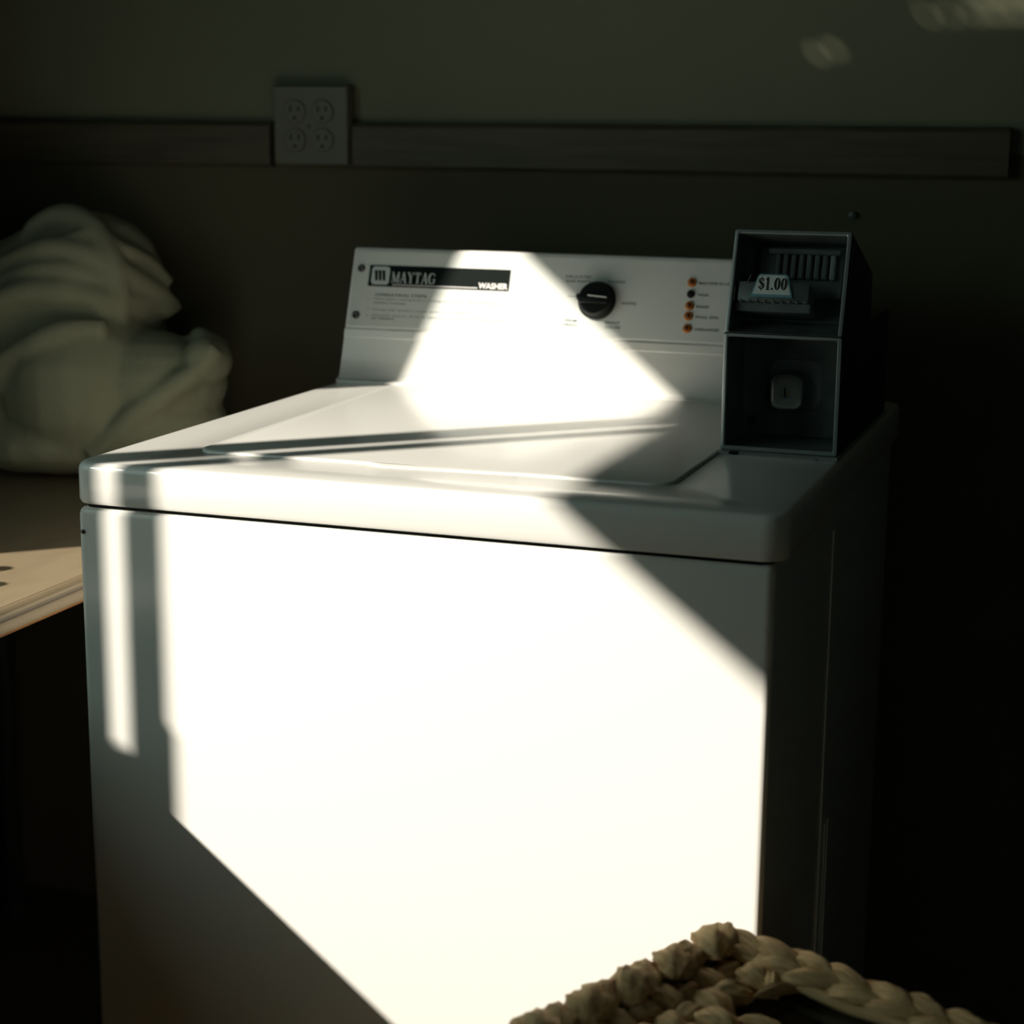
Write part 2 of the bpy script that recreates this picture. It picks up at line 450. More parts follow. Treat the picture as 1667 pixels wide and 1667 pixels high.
# top panel with a well for the lid
LX0, LX1, LY0, LY1, LR = .0815, .5655, .0895, .594, .022
def R(x0, x1, y0, y1, z, r): return quad_ring(rect_z(x0, x1, y0, y1, z), r, 9)
tx0, tx1, ty0, ty1 = -.0015, .6895, -.0035, .705
rings = []
for i, z in [(.006, ZS+.0022), (.0015, ZS+.0036), (0, ZS+.007), (0, ZT-.0075), (.0007, ZT-.0045), (.0024, ZT-.0020), (.0046, ZT-.0006), (.0072, ZT), (.03, ZT)]:
    rings.append(R(tx0+i, tx1-i, ty0+i, ty1-i, z, max(.022-i*.6, .004)))
g = .0011
for dx, z in [(-g-.0010, ZT), (-g, ZT-.0008), (-g, ZT-.006)]:
    rings.append(R(LX0+dx, LX1-dx, LY0+dx, LY1-dx, z, LR))
bm = bmesh.new(); loft(bm, rings); top = obj('top_panel', bm, M['enamel'], wm, smooth=40)
bm = bmesh.new()
rings = [R(LX0+i, LX1-i, LY0+i, LY1-i, z, LR-i*.5) for i, z in [(.004, ZT-.0058), (.0006, ZT-.0050), (0, ZT-.004), (0, ZT+.0004), (.0005, ZT+.0013), (.0015, ZT+.0020), (.0030, ZT+.0023)]]
loft(bm, rings); lid = obj('lid', bm, M['enamel'], wm, smooth=40)
# finger lip on the front edge of the lid
bm = bmesh.new()
N = 40; A = []
for i in range(N+1):
    s = i/N; x = .268 + s*.152
    e2 = min(1, s*9)**.8 * (1-s)**.5
    yy = LY0 - .0105*e2
    A.append([Vector((x, LY0+.0040, ZT+.0018)), Vector((x, LY0+.0030, ZT+.00228)), Vector((x, LY0+.0016-.0052*e2, ZT+.0019+.0003*e2)), Vector((x, yy+.0010, ZT+.0006)), Vector((x, yy+.0003, ZT-.0004)), Vector((x, LY0+.0040, ZT-.0004))])
V = [[bm.verts.new(p) for p in r] for r in A]
for i in range(N):
    for j in range(6):
        k = (j+1) % 6
        bm.faces.new((V[i][j], V[i+1][j], V[i+1][k], V[i][k]))
bm.faces.new(V[0]); bm.faces.new(V[-1][::-1])
obj('finger_lip', bm, M['enamel'], lid)

# console (profile swept along x)
TT = (0.660-0.604)/(1.078-0.914)
def cy(z): return 0.604 + (z-0.914)*TT
nrm = Vector((0, -1, TT)).normalized(); vup = Vector((0, TT, 1)).normalized()
def PP(x, v, w=0):                     # console plane: x, height along slope from z=.914, offset outward
    return Vector((x, 0.604, 0.914)) + vup*v + nrm*w
def zv(z): return (z-0.914)*math.sqrt(1+TT*TT)
prof = [(.5965, .9135), (.5965, .9168), (.5985, .9180), (.6035, .9182), (cy(.922), .922), (cy(.945)+.0004, .945), (cy(.9685), .9685), (cy(.970)-.0016, .9695),
        (cy(.9785)-.0016, .9785), (cy(.9794)+.001, .9792), (cy(.9806)+.001, .9806), (cy(.982), .982), (cy(1.0735), 1.0735), (cy(1.0765)+.0004, 1.0765), (cy(1.0780)+.002, 1.0781), (cy(1.078)+.008, 1.0784), (.725, 1.072), (.732, 1.064), (.735, .9135)]
def extr(bm, prof, x0, x1, e=.0015):
    cyy = sum(p[0] for p in prof)/len(prof); cz = sum(p[1] for p in prof)/len(prof)
    rows = []
    for x, k in ((x0, 1-.012), (x0+e*.3, 1-.004), (x0+e, 1), (x1-e, 1), (x1-e*.3, 1-.004), (x1, 1-.012)):
        rows.append([Vector((x, cyy+(p[0]-cyy)*k, max(.9135, cz+(p[1]-cz)*k))) for p in prof])
    loft(bm, rows)
bm = bmesh.new(); extr(bm, prof, .0005, .600)
con = obj('console', bm, M['enamel'], wm, smooth=25)
bm = bmesh.new()
q = [PP(.0035, zv(.9826)), PP(.5980, zv(.9826)), PP(.5980, zv(1.0740)), PP(.0035, zv(1.0740))]
loft(bm, [quad_ring(q, .002, 3), quad_ring([p+nrm*.0008 for p in q], .002, 3)])
pan = obj('control_panel', bm, M['panel'], wm, label='flat grey-white printed control panel')
OFF = .0008
def PX(x, v, w=0): return PP(x, v, OFF+w)
# nameplate
np_v0, np_v1 = zv(1.0312), zv(1.0568)
bm = bmesh.new(); prism(bm, [(.0248, np_v0), (.2130, np_v0), (.2130, np_v1), (.0248, np_v1)], PX, .0006)
npl = obj('nameplate', bm, M['plate'], wm, smooth=0, label='black nameplate with white brand lettering')
def PN(x, v, w=0): return PP(x, v, OFF+.0006+w)
bm = bmesh.new()
ex0, ex1, ev0, ev1 = .0285, .0528, zv(1.0332), zv(1.0552)
loft(bm, [quad_ring([PN(ex0, ev0), PN(ex1, ev0), PN(ex1, ev1), PN(ex0, ev1)], .0042), quad_ring([PN(ex0, ev0, .0003), PN(ex1, ev0, .0003), PN(ex1, ev1, .0003), PN(ex0, ev1, .0003)], .0042)])
obj('emblem', bm, M['silver'], npl, label='silver rounded square emblem')
bm = bmesh.new()                       # three slanted dark strokes of the emblem
for i in range(3):
    x = .0325 + i*.0052
    prism(bm, [(x+.0018, ev0+.0052), (x+.0052, ev0+.0052), (x+.0036, ev1-.0048), (x-.0006, ev1-.0048)], lambda a, b, w: PN(a, b, .0003+w), .0002)
obj('emblem_stroke', bm, M['plate'], npl, smooth=0)
bm = bmesh.new()
vm0, hm = zv(1.0362), (zv(1.0492)-zv(1.0362))
xe = serif_text(bm, 'MAYTAG', PN, 0, vm0, hm, .0003, .10)
bm.free(); bm = bmesh.new()
serif_text(bm, 'MAYTAG', PN, .0562, vm0, hm, .0003, .10, (.1160-.0562)/xe)
obj('lettering', bm, M['silver'], npl, smooth=0)
bm = bmesh.new(); prism(bm, [(.0580, zv(1.0331)), (.1722, zv(1.0331)), (.1722, zv(1.0341)), (.0580, zv(1.0341))], PN, .0003)
box_ = obj('underline', bm, M['white_print'], npl, smooth=0)
sans_text('lettering', 'WASHER', PN, .1732, zv(1.0332), zv(1.0405)-zv(1.0332), M['white_print'], npl, width=.0385, h=.0003, bold=.03)
# fine print
FP = [('OPERATING STEPS', .0362, 1.0212, .0036, .070, .02), ('1', .0276, 1.0148, .0030, None, 0), ('Select fabric setting before loading the washer. Add detergent, load', .0352, 1.0165, .0030, .178, 0), ('clothes loosely.', .0352, 1.0118, .0030, .045, .01),
      ('2', .0280, 1.0040, .0030, None, 0), ('Close lid. Insert coins and push slide in.', .0350, 1.0035, .0032, .136, 0), ('3', .0278, .9958, .0030, None, 0), ('Washer starts. If lid is opened, close lid to finish cycle.', .0347, .9965, .0030, .180, 0), ('to restart.', .0347, .9925, .0028, .032, .01)]
for s, x, z, hh, wd, bo in FP:
    sans_text('fine_print', s, PX, x, zv(z)-hh/2, hh, M['fineprint'], pan, width=wd, bold=bo)
# knob
kn_c = PP(.3281, zv(1.0240), OFF)
bm = bmesh.new()
disc_stack(bm, kn_c, Vector((1, 0, 0)), vup, nrm, [(.0232, 0), (.0236, .003), (.0228, .0065), (.0205, .0085), (.0198, .0150), (.0185, .0165), (.012, .0168)], 48)
kn = obj('dial_knob', bm, M['black'], wm, label='round black dial')
bm = bmesh.new(); prism(bm, [(-.0245+.3281, zv(1.024)+.0005), (-.0208+.3281, zv(1.024)-.004), (-.0208+.3281, zv(1.024)+.0078), (-.0258+.3281, zv(1.024)+.0058)], PX, .007); obj('pointer', bm, M['black'], kn)
bm = bmesh.new()
def PK(x, v, w=0): return PP(.3281+x, zv(1.024)+v, OFF+.0166+w)
box(bm, (-.0175, -.0075, 0), (.0175, .0020, .0070), .0018, 2, xf=lambda c: PK(c.x, c.y, c.z)); obj('grip', bm, M['black'], kn)
bm = bmesh.new(); prism(bm, [(-.006, .0004), (.0178, -.0012), (.0178, .0002), (-.006, .0022)], lambda a, b, w: PK(a, b, .0071+w), .0003); obj('index_line', bm, M['white_print'], kn, smooth=0, label='white index line')
KT = [('DELICATES', .2848, 1.0508, .0033, .032), ('AND KNITS', .2852, 1.0455, .0033, .032), ('WOOLENS', .3385, 1.0465, .0033, .022), ('WHITES', .3575, 1.0218, .0033, .0195), ('BRIGHT', .3408, .9987, .0033, .0185), ('COLORS', .3413, .9935, .0033, .0190), ('PERM', .2900, .9990, .0033, .015), ('PRESS', .2890, .9940, .0033, .017)]
for s, x, z, hh, wd in KT: sans_text('setting_text', s, PX, x, zv(z)-hh*.2, hh, M['print'], pan, width=wd, bold=.01)
bm = bmesh.new(); prism(bm, [(.290, zv(1.0282)), (.301, zv(1.0278)), (.301, zv(1.0284)), (.290, zv(1.0288))], PX, .0002); obj('tick_mark', bm, M['print'], pan, smooth=0)
# indicator lamps
IT = ['MACHINE IN USE', 'WASH', 'RINSE', 'FINAL SPIN', 'UNBALANCED']
IW = [.040, .0130, .0150, .0275, .030]
for (z, s, wd) in zip((1.0499, 1.0364, 1.0229, 1.0109, .9968), IT, IW):
    dark = s == 'WASH'
    c = PP(.4425, zv(z), OFF)
    bm = bmesh.new()
    disc_stack(bm, c, Vector((1, 0, 0)), vup, nrm, [(.0056 if not dark else .0050, 0), (.0054 if not dark else .0047, .0012), (.0042, .0026)], 20)
    la = obj('indicator_lamp', bm, M['black'] if dark else M['amber'], wm, label='black indicator lamp' if dark else 'amber indicator lamp')
    bm = bmesh.new(); disc_stack(bm, c, Vector((1, 0, 0)), vup, nrm, [(.0030, .0024), (.0026, .0034), (.0012, .0040)], 14)
    obj('lens_core', bm, M['black'] if dark else M['amber_dark'], la)
    sans_text('lamp_text', s, PX, .4512, zv(z)-.0022, .0034, M['print'], pan, width=wd, bold=.01)
for x, z in ((.0133, 1.0523), (.0137, .9951)):
    bm = bmesh.new(); disc_stack(bm, PP(x, zv(z), OFF), Vector((1, 0, 0)), vup, nrm, [(.0050, 0), (.0050, .0010), (.0030, .0026), (.0012, .0020)], 18)
    obj('panel_screw', bm, M['screw'], wm, label='dark panel screw')

# ------------------------------------------------------------------ coin meter at the right end of the console
def QY(x0, x1, z0, z1, y, r, n=5): return quad_ring(rect_y(x0, x1, z0, z1, y), r, n)
cx0, cx1, cz0, cz1, cyf = .5662, .6828, .9172, 1.0340, .280
bm = bmesh.new()
loft(bm, [QY(cx0, cx1, cz0, cz1, .598, .002), QY(cx0, cx1, cz0, cz1, cyf+.0015, .0022), QY(cx0+.0006, cx1-.0006, cz0+.0006, cz1-.0006, cyf+.0004, .002), QY(cx0+.0016, cx1-.0016, cz0+.0016, cz1-.0016, cyf, .002),
          QY(cx0+.0036, cx1-.0036, cz0+.0036, cz1-.0028, cyf, .0018), QY(cx0+.0046, cx1-.0046, cz0+.0046, cz1-.0038, cyf+.0012, .0015), QY(cx0+.0046, cx1-.0046, cz0+.0046, cz1-.0038, cyf+.080, .001)], mats=[2, 2, 0, 0, 0, 1, 1])
cm = obj('coin_meter', bm, [M['steel'], M['steel_in'], M['case']], wm, label='stainless steel coin box with a lock below and a slanted coin slide above')
yb = cyf + .080
bm = bmesh.new()                       # door plate with a pressed square well
loft(bm, [QY(cx0+.005, cx1-.005, cz0+.0055, cz1-.0045, yb-.0006, .002, 7), QY(cx0+.005, cx1-.005, cz0+.0055, cz1-.0045, yb-.003, .002, 7), QY(.5955, .6530, .9480, 1.0030, yb-.003, .013, 7), QY(.5965, .6520, .9490, 1.0020, yb-.0036, .012, 7), QY(.5985, .6500, .9510, 1.0000, yb-.0010, .011, 7), QY(.602, .6465, .9545, .9965, yb-.0008, .010, 7)])
obj('vault_door', bm, M['steel_in'], cm)
bm = bmesh.new()
loft(bm, [QY(.6010, .6345, .9500, .9870, yb-.001, .010, 7), QY(.6010, .6345, .9500, .9870, yb-.013, .010, 7), QY(.6020, .6335, .9510, .9860, yb-.0152, .0095, 7), QY(.6045, .6310, .9535, .9835, yb-.0158, .008, 7), QY(.606, .6295, .955, .982, yb-.0158, .008, 7)])
lk = obj('lock', bm, M['chrome'], cm, label='chrome rounded square lock')
bm = bmesh.new(); disc_stack(bm, Vector((.6178, yb-.0157, .9685)), Vector((1, 0, 0)), Vector((0, 0, 1)), Vector((0, -1, 0)), [(.0062, 0), (.0062, .0008), (.0050, .0012), (.0046, .0002)], 24); obj('keyway', bm, M['steel'], lk)
bm = bmesh.new(); box(bm, (.6160, yb-.0170, .9640), (.6180, yb-.0160, .9730)); obj('key_slot', bm, M['slot'], lk, smooth=0)
bm = bmesh.new(); prism(bm, [(.6185, .9648), (.6205, .9665), (.6205, .9705), (.6185, .9722)], lambda a, b, w: Vector((a, yb-.0160-w, b)), .0006); obj('cylinder_core', bm, M['brass'], lk, smooth=0)
for sx, sz, rr, mm in ((.6690, 1.0120, .0026, 'chrome'), (.6690, .9400, .0026, 'chrome'), (.5815, .9360, .0055, 'slot')):
    bm = bmesh.new(); disc_stack(bm, Vector((sx, yb-.003, sz)), Vector((1, 0, 0)), Vector((0, 0, 1)), Vector((0, -1, 0)), [(rr, 0), (rr, .0006), (rr*.6, .0018), (rr*.2, .0022)] if mm == 'chrome' else [(rr, 0), (rr, .0003)], 16)
    obj('door_rivet' if mm == 'chrome' else 'vent_hole', bm, M[mm], cm)
# slanted upper half
t19 = math.radians(19)
ou = Vector((cx0+.0004, .2808, 1.0346)); uv_ = Vector((0, math.sin(t19), math.cos(t19))); uw = Vector((0, math.cos(t19), -math.sin(t19)))
UH, UWd = .1045, .1160
def UP(a, b, d=0): return ou + Vector((a, 0, 0)) + uv_*b + uw*d
def UQ(a0, a1, b0, b1, d, r, d2=None):
    d2 = d if d2 is None else d2
    return quad_ring([UP(a0, b0, d), UP(a1, b0, d), UP(a1, b1, d2), UP(a0, b1, d2)], r, 5)
bm = bmesh.new()
back = quad_ring([Vector((cx0+.0004, .46, 1.0346)), Vector((cx0+.0004+UWd, .46, 1.0346)), Vector((cx0+.0004+UWd, .46, 1.0840)), Vector((cx0+.0004, .46, 1.0840))], .002, 5)
loft(bm, [back, UQ(0, UWd, 0, UH, .0015, .0022), UQ(.0006, UWd-.0006, .0000, UH-.0006, .0004, .002), UQ(.0016, UWd-.0016, .0001, UH-.0016, 0, .002), UQ(.0036, UWd-.0036, .0002, UH-.0034, 0, .002), UQ(.0046, UWd-.0046, .0004, UH-.0044, .0012, .0015), UQ(.0048, UWd-.0048, .0230, UH-.0050, .044, .001)], mats=[2, 2, 0, 0, 0, 1, 1])
obj('slide_housing', bm, [M['steel'], M['steel_in'], M['case']], cm)
# coin plate with vertical slots
bm = bmesh.new(); box(bm, (.022, .045, -.036), (.106, .095, -.030), .001, 1, xf=lambda c: UP(c.x, c.y, -c.z)); cpl = obj('coin_plate', bm, M['steel_in'], cm)
for i in range(8):
    a = .0385 + i*.0078
    bm = bmesh.new(); box(bm, (a, .062, -.0302), (a+.0052, .0875, -.0245), .0012, 1, xf=lambda c: UP(c.x, c.y, -c.z)); obj('coin_guide', bm, M['steel'] if i == 7 else M['steel_in'], cm)
bm = bmesh.new(); box(bm, (.0305, .0865, -.0302), (.1040, .0925, -.020), .002, 1, xf=lambda c: UP(c.x, c.y, -c.z)); obj('guide_cap', bm, M['steel_in'], cm)
# slide block
bm = bmesh.new(); box(bm, (.0085, .0330, -.040), (.0790, .0530, -.004), .0016, 2, xf=lambda c: UP(c.x, c.y, -c.z)); sl = obj('coin_slide', bm, M['steel_in'], cm)
bm = bmesh.new(); box(bm, (.0060, .0240, -.040), (.0810, .0332, -.008), .001, 1, xf=lambda c: UP(c.x, c.y, -c.z)); obj('slide_tray', bm, M['steel_in'], cm)
for i in range(9):
    a = .0105 + i*.0080
    bm = bmesh.new(); box(bm, (a, .0322, -.0085), (a+.0030, .0342, -.0025), .0005, 1, xf=lambda c: UP(c.x, c.y, -c.z)); obj('slide_tooth', bm, M['chrome'], cm)
bm = bmesh.new()
for a, b in (((.0170, .0500), (.0205, .0590)), ((.0055, .0330), (.0058, .0470))): stroke(bm, a, b, .0008, lambda u, v, w: UP(u, v, .003-w), .0012)
obj('slide_rim', bm, M['chrome'], cm)
# price card
def arch(x0, x1, y0, y1, top_in, r):
    pts = [(x0, y0), (x1, y0)]
    for k in range(7): t = math.pi/2*k/6*.8; pts.append((x1-top_in-r+r*math.cos(t), y1-r+r*math.sin(t)))
    for k in range(7): t = math.pi/2*.2+math.pi/2*k/6*.8; pts.append((x0+top_in+r-r*math.sin(t), y1-r+r*math.cos(t)))
    return pts
bm = bmesh.new(); prism(bm, arch(.0215, .0632, .0372, .0605, .0050, .0050), lambda u, v, w: UP(u, v, .0036-w), .0012); bc = obj('price_card', bm, M['blue'], cm, smooth=0, label='price card with a blue border')
bm = bmesh.new(); prism(bm, arch(.0235, .0612, .0398, .0592, .0045, .0045), lambda u, v, w: UP(u, v, .0024-w), .0004); obj('card_face', bm, M['label'], bc, smooth=0, label='pale card face')
bm = bmesh.new()
PC = lambda u, v, w: UP(u, v, .0020-w)
xe = serif_text(bm, '$1.00', PC, 0, 0, .0128, .0003, .07); bm.free(); bm = bmesh.new()
serif_text(bm, '$1.00', PC, .0286, .0440, .0128, .0003, .07, .0292/xe); obj('price_text', bm, M['slot'], bc, smooth=0, label='black price reading $1.00')
# flange under the meter
bm = bmesh.new(); box(bm, (cx0-.002, .2715, ZT-.0002), (cx1+.0025, .60, ZT+.0032), .001, 1); box(bm, (cx0+.012, .2695, ZT), (cx1-.018, .275, ZT+.0022), .0008, 1); obj('mounting_flange', bm, M['steel'], cm)
bm = bmesh.new(); box(bm, (cx0+.011, .2685, ZT+.0006), (cx0+.021, .2735, ZT+.0042), .0014, 2); obj('flange_clip', bm, M['black'], cm)

# ------------------------------------------------------------------ folding table with bundle
TZ = 0.742; TXR = -0.118
tb = thing('folding_table', 'tan laminate laundry table with a wood nosing left of the washer', 'table', (-.41, 0, 0))
bm = bmesh.new(); box(bm, (-.700, -.95, TZ-.024), (TXR-.012, .90, TZ), .0015, 1); obj('tabletop', bm, M['laminate'], tb)
prof = [(0, 0), (.004, -.0006), (.0085, -.004), (.0090, -.0075), (.0076, -.0085), (.0076, -.0105), (.0098, -.012), (.0120, -.0165), (.0120, -.0225), (.0095, -.0262), (0, -.0262)]
bm = bmesh.new(); ya, ybk = -.95, .90
A = [bm.verts.new((TXR-.012+a, ya, TZ+b)) for a, b in prof]; B = [bm.verts.new((TXR-.012+a, ybk, TZ+b)) for a, b in prof]
for i in range(len(prof)):
    j = (i+1) % len(prof); f = bm.faces.new((A[i], A[j], B[j], B[i])); f.material_index = 1 if i in (3, 4, 5) else (2 if i >= 8 else 0)
bm.faces.new(A); bm.faces.new(B[::-1])
obj('edge_nosing', bm, [M['laminate'], M['edge'], M['nosing']], tb, label='grooved nosing with an orange wood underside')
for lx in (-.66, -.22):
    for ly in (-.85, .80):
        bm = bmesh.new(); disc_stack(bm, Vector((lx, ly, 0)), Vector((1, 0, 0)), Vector((0, 1, 0)), Vector((0, 0, 1)), [(.019, 0), (.019, .02), (.0165, .022), (.0165, TZ-.024)], 16); obj('leg', bm, M['leg'], tb)

# two small bottles added out of view to cast shadow tips on the table
for bx, by in ((-.383, .057), (-.347, -.006)):
    bo = thing('shadow_bottle', 'added unseen bottle casting a shadow on the sunny table, ' + ('nearer the wall with the outlet' if by > 0 else 'nearer the camera'), 'bottle', (bx, by, TZ), 'added shadow-casting bottles on the laundry table')
    ax = (Vector((bx, by, TZ)), Vector((1, 0, 0)), Vector((0, 1, 0)), Vector((0, 0, 1)))
    bm = bmesh.new(); disc_stack(bm, *ax, [(.019, 0), (.021, .004), (.021, .075), (.019, .088), (.012, .097), (.011, .102)], 20); obj('bottle_body', bm, M['white_print'], bo)
    bm = bmesh.new(); disc_stack(bm, *ax, [(.0135, .100), (.0135, .114), (.011, .120), (.004, .122)], 20); obj('cap', bm, M['blue'], bo)

# laundry bundle: lobes and fold ridges merged into one cloth skin
def ell(bm, c, r, rot=(0, 0, 0), seg=20):
    mt = Matrix.Translation(c) @ Matrix.Rotation(rot[2], 4, 'Z') @ Matrix.Rotation(rot[1], 4, 'Y') @ Matrix.Rotation(rot[0], 4, 'X') @ Matrix.Diagonal((*r, 1))
    bmesh.ops.create_uvsphere(bm, u_segments=seg, v_segments=seg//2, radius=1, matrix=mt)
def tube(bm, pts, rs, n=10):
    pts = [Vector(p) for p in pts]
    sm, rr = [], []
    for i in range(len(pts)-1):
        for k in range(6):
            t = k/6
            p0, p1, p2, p3 = pts[max(i-1, 0)], pts[i], pts[i+1], pts[min(i+2, len(pts)-1)]
            sm.append(0.5*((2*p1)+(p2-p0)*t+(2*p0-5*p1+4*p2-p3)*t*t+(3*p1-p0-3*p2+p3)*t**3)); rr.append(rs[i]*(1-t)+rs[i+1]*t)
    sm.append(pts[-1]); rr.append(rs[-1])
    rings = []
    for i, p in enumerate(sm):
        d = (sm[min(i+1, len(sm)-1)]-sm[max(i-1, 0)]).normalized()
        a = d.cross(Vector((0, 1, 0.2))).normalized(); b = d.cross(a)
        rings.append([p+(a*math.cos(2*math.pi*k/n)+b*math.sin(2*math.pi*k/n))*rr[i] for k in range(n)])
    loft(bm, rings)
ELL = [((-.52, .78, .92), (.165, .13, .170)), ((-.472, .78, 1.005), (.118, .11, .105)), ((-.445, .73, .868), (.125, .125, .125)), ((-.58, .76, .86), (.11, .13, .12)),
       ((-.345, .735, .880), (.112, .085, .070)), ((-.243, .715, .914), (.034, .045, .036)), ((-.452, .78, .995), (.062, .10, .080)), ((-.345, .735, .815), (.115, .090, .078)), ((-.50, .74, .79), (.15, .13, .055))]
bm = bmesh.new()
for c, r in ELL: ell(bm, c, r)
def front(x, z):                       # y of the lumps' front surface
    best = .86
    for c, r in ELL:
        k = 1 - ((x-c[0])/r[0])**2 - ((z-c[2])/r[2])**2
        if k > 0: best = min(best, c[1]-r[1]*math.sqrt(k))
    return best
def fold(pts, r, sink=.35, lift=0.0):
    P = [(x, front(x, z) + r*sink - lift, z) for x, z in pts]
    n = len(P)
    ys = [sum(P[j][1] for j in range(max(0, i-1), min(n, i+2)))/len(range(max(0, i-1), min(n, i+2))) for i in range(n)]
    tube(bm, [(p[0], y, p[2]) for p, y in zip(P, ys)], [r*(.55+.45*math.sin(math.pi*(i+.6)/(n+.2))) for i in range(n)], 12)
fold([(-.527, 1.058), (-.518, 1.086), (-.498, 1.101), (-.475, 1.103), (-.442, 1.094), (-.418, 1.080), (-.400, 1.060), (-.388, 1.034), (-.382, 1.004), (-.378, .972)], .022, .25)
fold([(-.470, 1.062), (-.439, 1.076), (-.416, 1.077), (-.388, 1.062), (-.369, 1.040), (-.352, 1.008)], .015, .3)
fold([(-.60, 1.020), (-.545, 1.041), (-.499, 1.055), (-.455, 1.060), (-.412, 1.052), (-.381, 1.030), (-.360, 1.000), (-.345, .970)], .018, .25)
fold([(-.60, 1.000), (-.546, 1.016), (-.501, 1.029), (-.456, 1.034), (-.422, 1.030), (-.393, 1.014), (-.370, .990)], .015, .3)
fold([(-.62, .930), (-.575, .955), (-.548, .978), (-.533, .990), (-.508, 1.000), (-.472, 1.004), (-.429, 1.002), (-.389, .992), (-.369, .984), (-.349, .968)], .021, .1)
fold([(-.575, .775), (-.563, .827), (-.549, .868), (-.530, .898), (-.500, .920), (-.463, .939), (-.425, .953), (-.396, .958), (-.373, .958)], .019, .1)
fold([(-.62, .80), (-.60, .86), (-.575, .905), (-.54, .945)], .022, .4)
fold([(-.396, .785), (-.352, .818), (-.308, .856), (-.270, .886), (-.240, .905)], .022, .3)
fold([(-.262, .882), (-.243, .904), (-.229, .924), (-.220, .938)], .019, .5)
fold([(-.300, .940), (-.274, .942), (-.245, .925)], .014, .4)
for v in bm.verts:
    if v.co.z < TZ+.004: v.co.z = TZ+.004
    v.co.y = min(v.co.y, .905)
    v.co.x = max(v.co.x, -.705)
cl = obj('towel_bundle', bm, M['cloth'], None, smooth=0)
cl['label'] = 'crumpled white towels heaped on the table beside the washer'; cl['category'] = 'laundry'
for p in cl.data.polygons: p.use_smooth = True
rm = cl.modifiers.new('skin', 'REMESH'); rm.mode = 'VOXEL'; rm.voxel_size = 0.005; rm.use_smooth_shade = True
smo = cl.modifiers.new('soft', 'SMOOTH'); smo.factor = 0.5; smo.iterations = 4
tx = bpy.data.textures.new('cloth_lumps', 'CLOUDS'); tx.noise_scale = 0.09; tx.noise_depth = 1
dp = cl.modifiers.new('folds', 'DISPLACE'); dp.texture = tx; dp.strength = 0.012; dp.mid_level = 0.6; dp.texture_coords = 'GLOBAL'

# ------------------------------------------------------------------ woven basket
BC = Vector((.6755, -.1290, .600))                   # far corner of the rim
dl = Vector((-.0902, -.1988, 0)).normalized()          # along the left side
dr = Vector((.2030, -.0970, 0)); dr = (dr - dl*dr.dot(dl)).normalized()
BL, BR, BH = .44, .335, .60
bk = thing('woven_basket', 'tall tan woven hyacinth laundry basket in front of the washer', 'basket', tuple(BC + dl*BL/2 + dr*BR/2 - Vector((0, 0, .6))))
def chunk_mesh(seed):
    """one puffed, twisted leaf strand: length along x, wrinkled lengthwise"""
    rnd = random.Random(seed)
    bm = bmesh.new()
    nu, nt = 15, 22
    ph = [rnd.uniform(0, 6.28) for _ in range(6)]; tw = rnd.uniform(1.2, 2.8)*rnd.choice((-1, 1))
    sk = rnd.uniform(-.5, .5); fl = rnd.uniform(.10, .26)
    rings = []
    for i in range(nu):
        u = -1 + 2*i/(nu-1)
        um = u - sk*.3*(1-u*u)
        rad = max(fl if abs(u) < .99 else fl*.8, (1-abs(um)**2.2))**.70 if abs(um) < 1 else fl
        ring = []
        for k in range(nt):
            t = 2*math.pi*k/nt
            rib = 1 + .14*math.sin(5*t+tw*u*1.6+ph[0]) + .09*math.sin(9*t-tw*u+ph[1]) + .05*math.sin(3*t+4*u+ph[4])
            y = math.cos(t+tw*.25*u)*.40*rad*rib + .08*math.sin(2.4*u+ph[2])
            z = math.sin(t+tw*.25*u)*.34*rad*rib + .20*(1-u*u) - .08
            ring.append(Vector((u*.5*(1+.05*math.sin(2*t+ph[3])), y*.62, z*.62)))
        rings.append(ring)
    loft(bm, rings)
    finish(bm, 75)
    me = bpy.data.meshes.new('strand'); bm.to_mesh(me); bm.free(); me.materials.append(M['hyacinth'])
    return me
CH = [chunk_mesh(s) for s in range(9)]
def chunk_mat(pos, along, out, length, wid, thick, slant, lift=0.0):
    a = along.normalized(); o_ = out.normalized(); b = o_.cross(a)
    a2 = a*math.cos(slant) + b*math.sin(slant); b2 = o_.cross(a2)
    a3 = (a2*math.cos(lift) + o_*math.sin(lift)); o3 = a3.cross(b2)
    mt = Matrix((a3*length, b2*wid, o3*thick)).transposed().to_4x4(); mt.translation = pos
    return mt
bk_inv = Matrix.Translation(bk.location).inverted()
parts = []; stuff = []
def put(mt, keep): (parts if keep else stuff).append((random.choice(CH), mt))
UPV = Vector((0, 0, 1))
sides = [(BC, dl, BL, dr, True), (BC, dr, BR, dl, True), (BC+dl*BL, dr, BR, -dl, False), (BC+dr*BR, dl, BL, -dr, False)]
rj = random.uniform
ZL = -.014                                            # lid level below the rim line
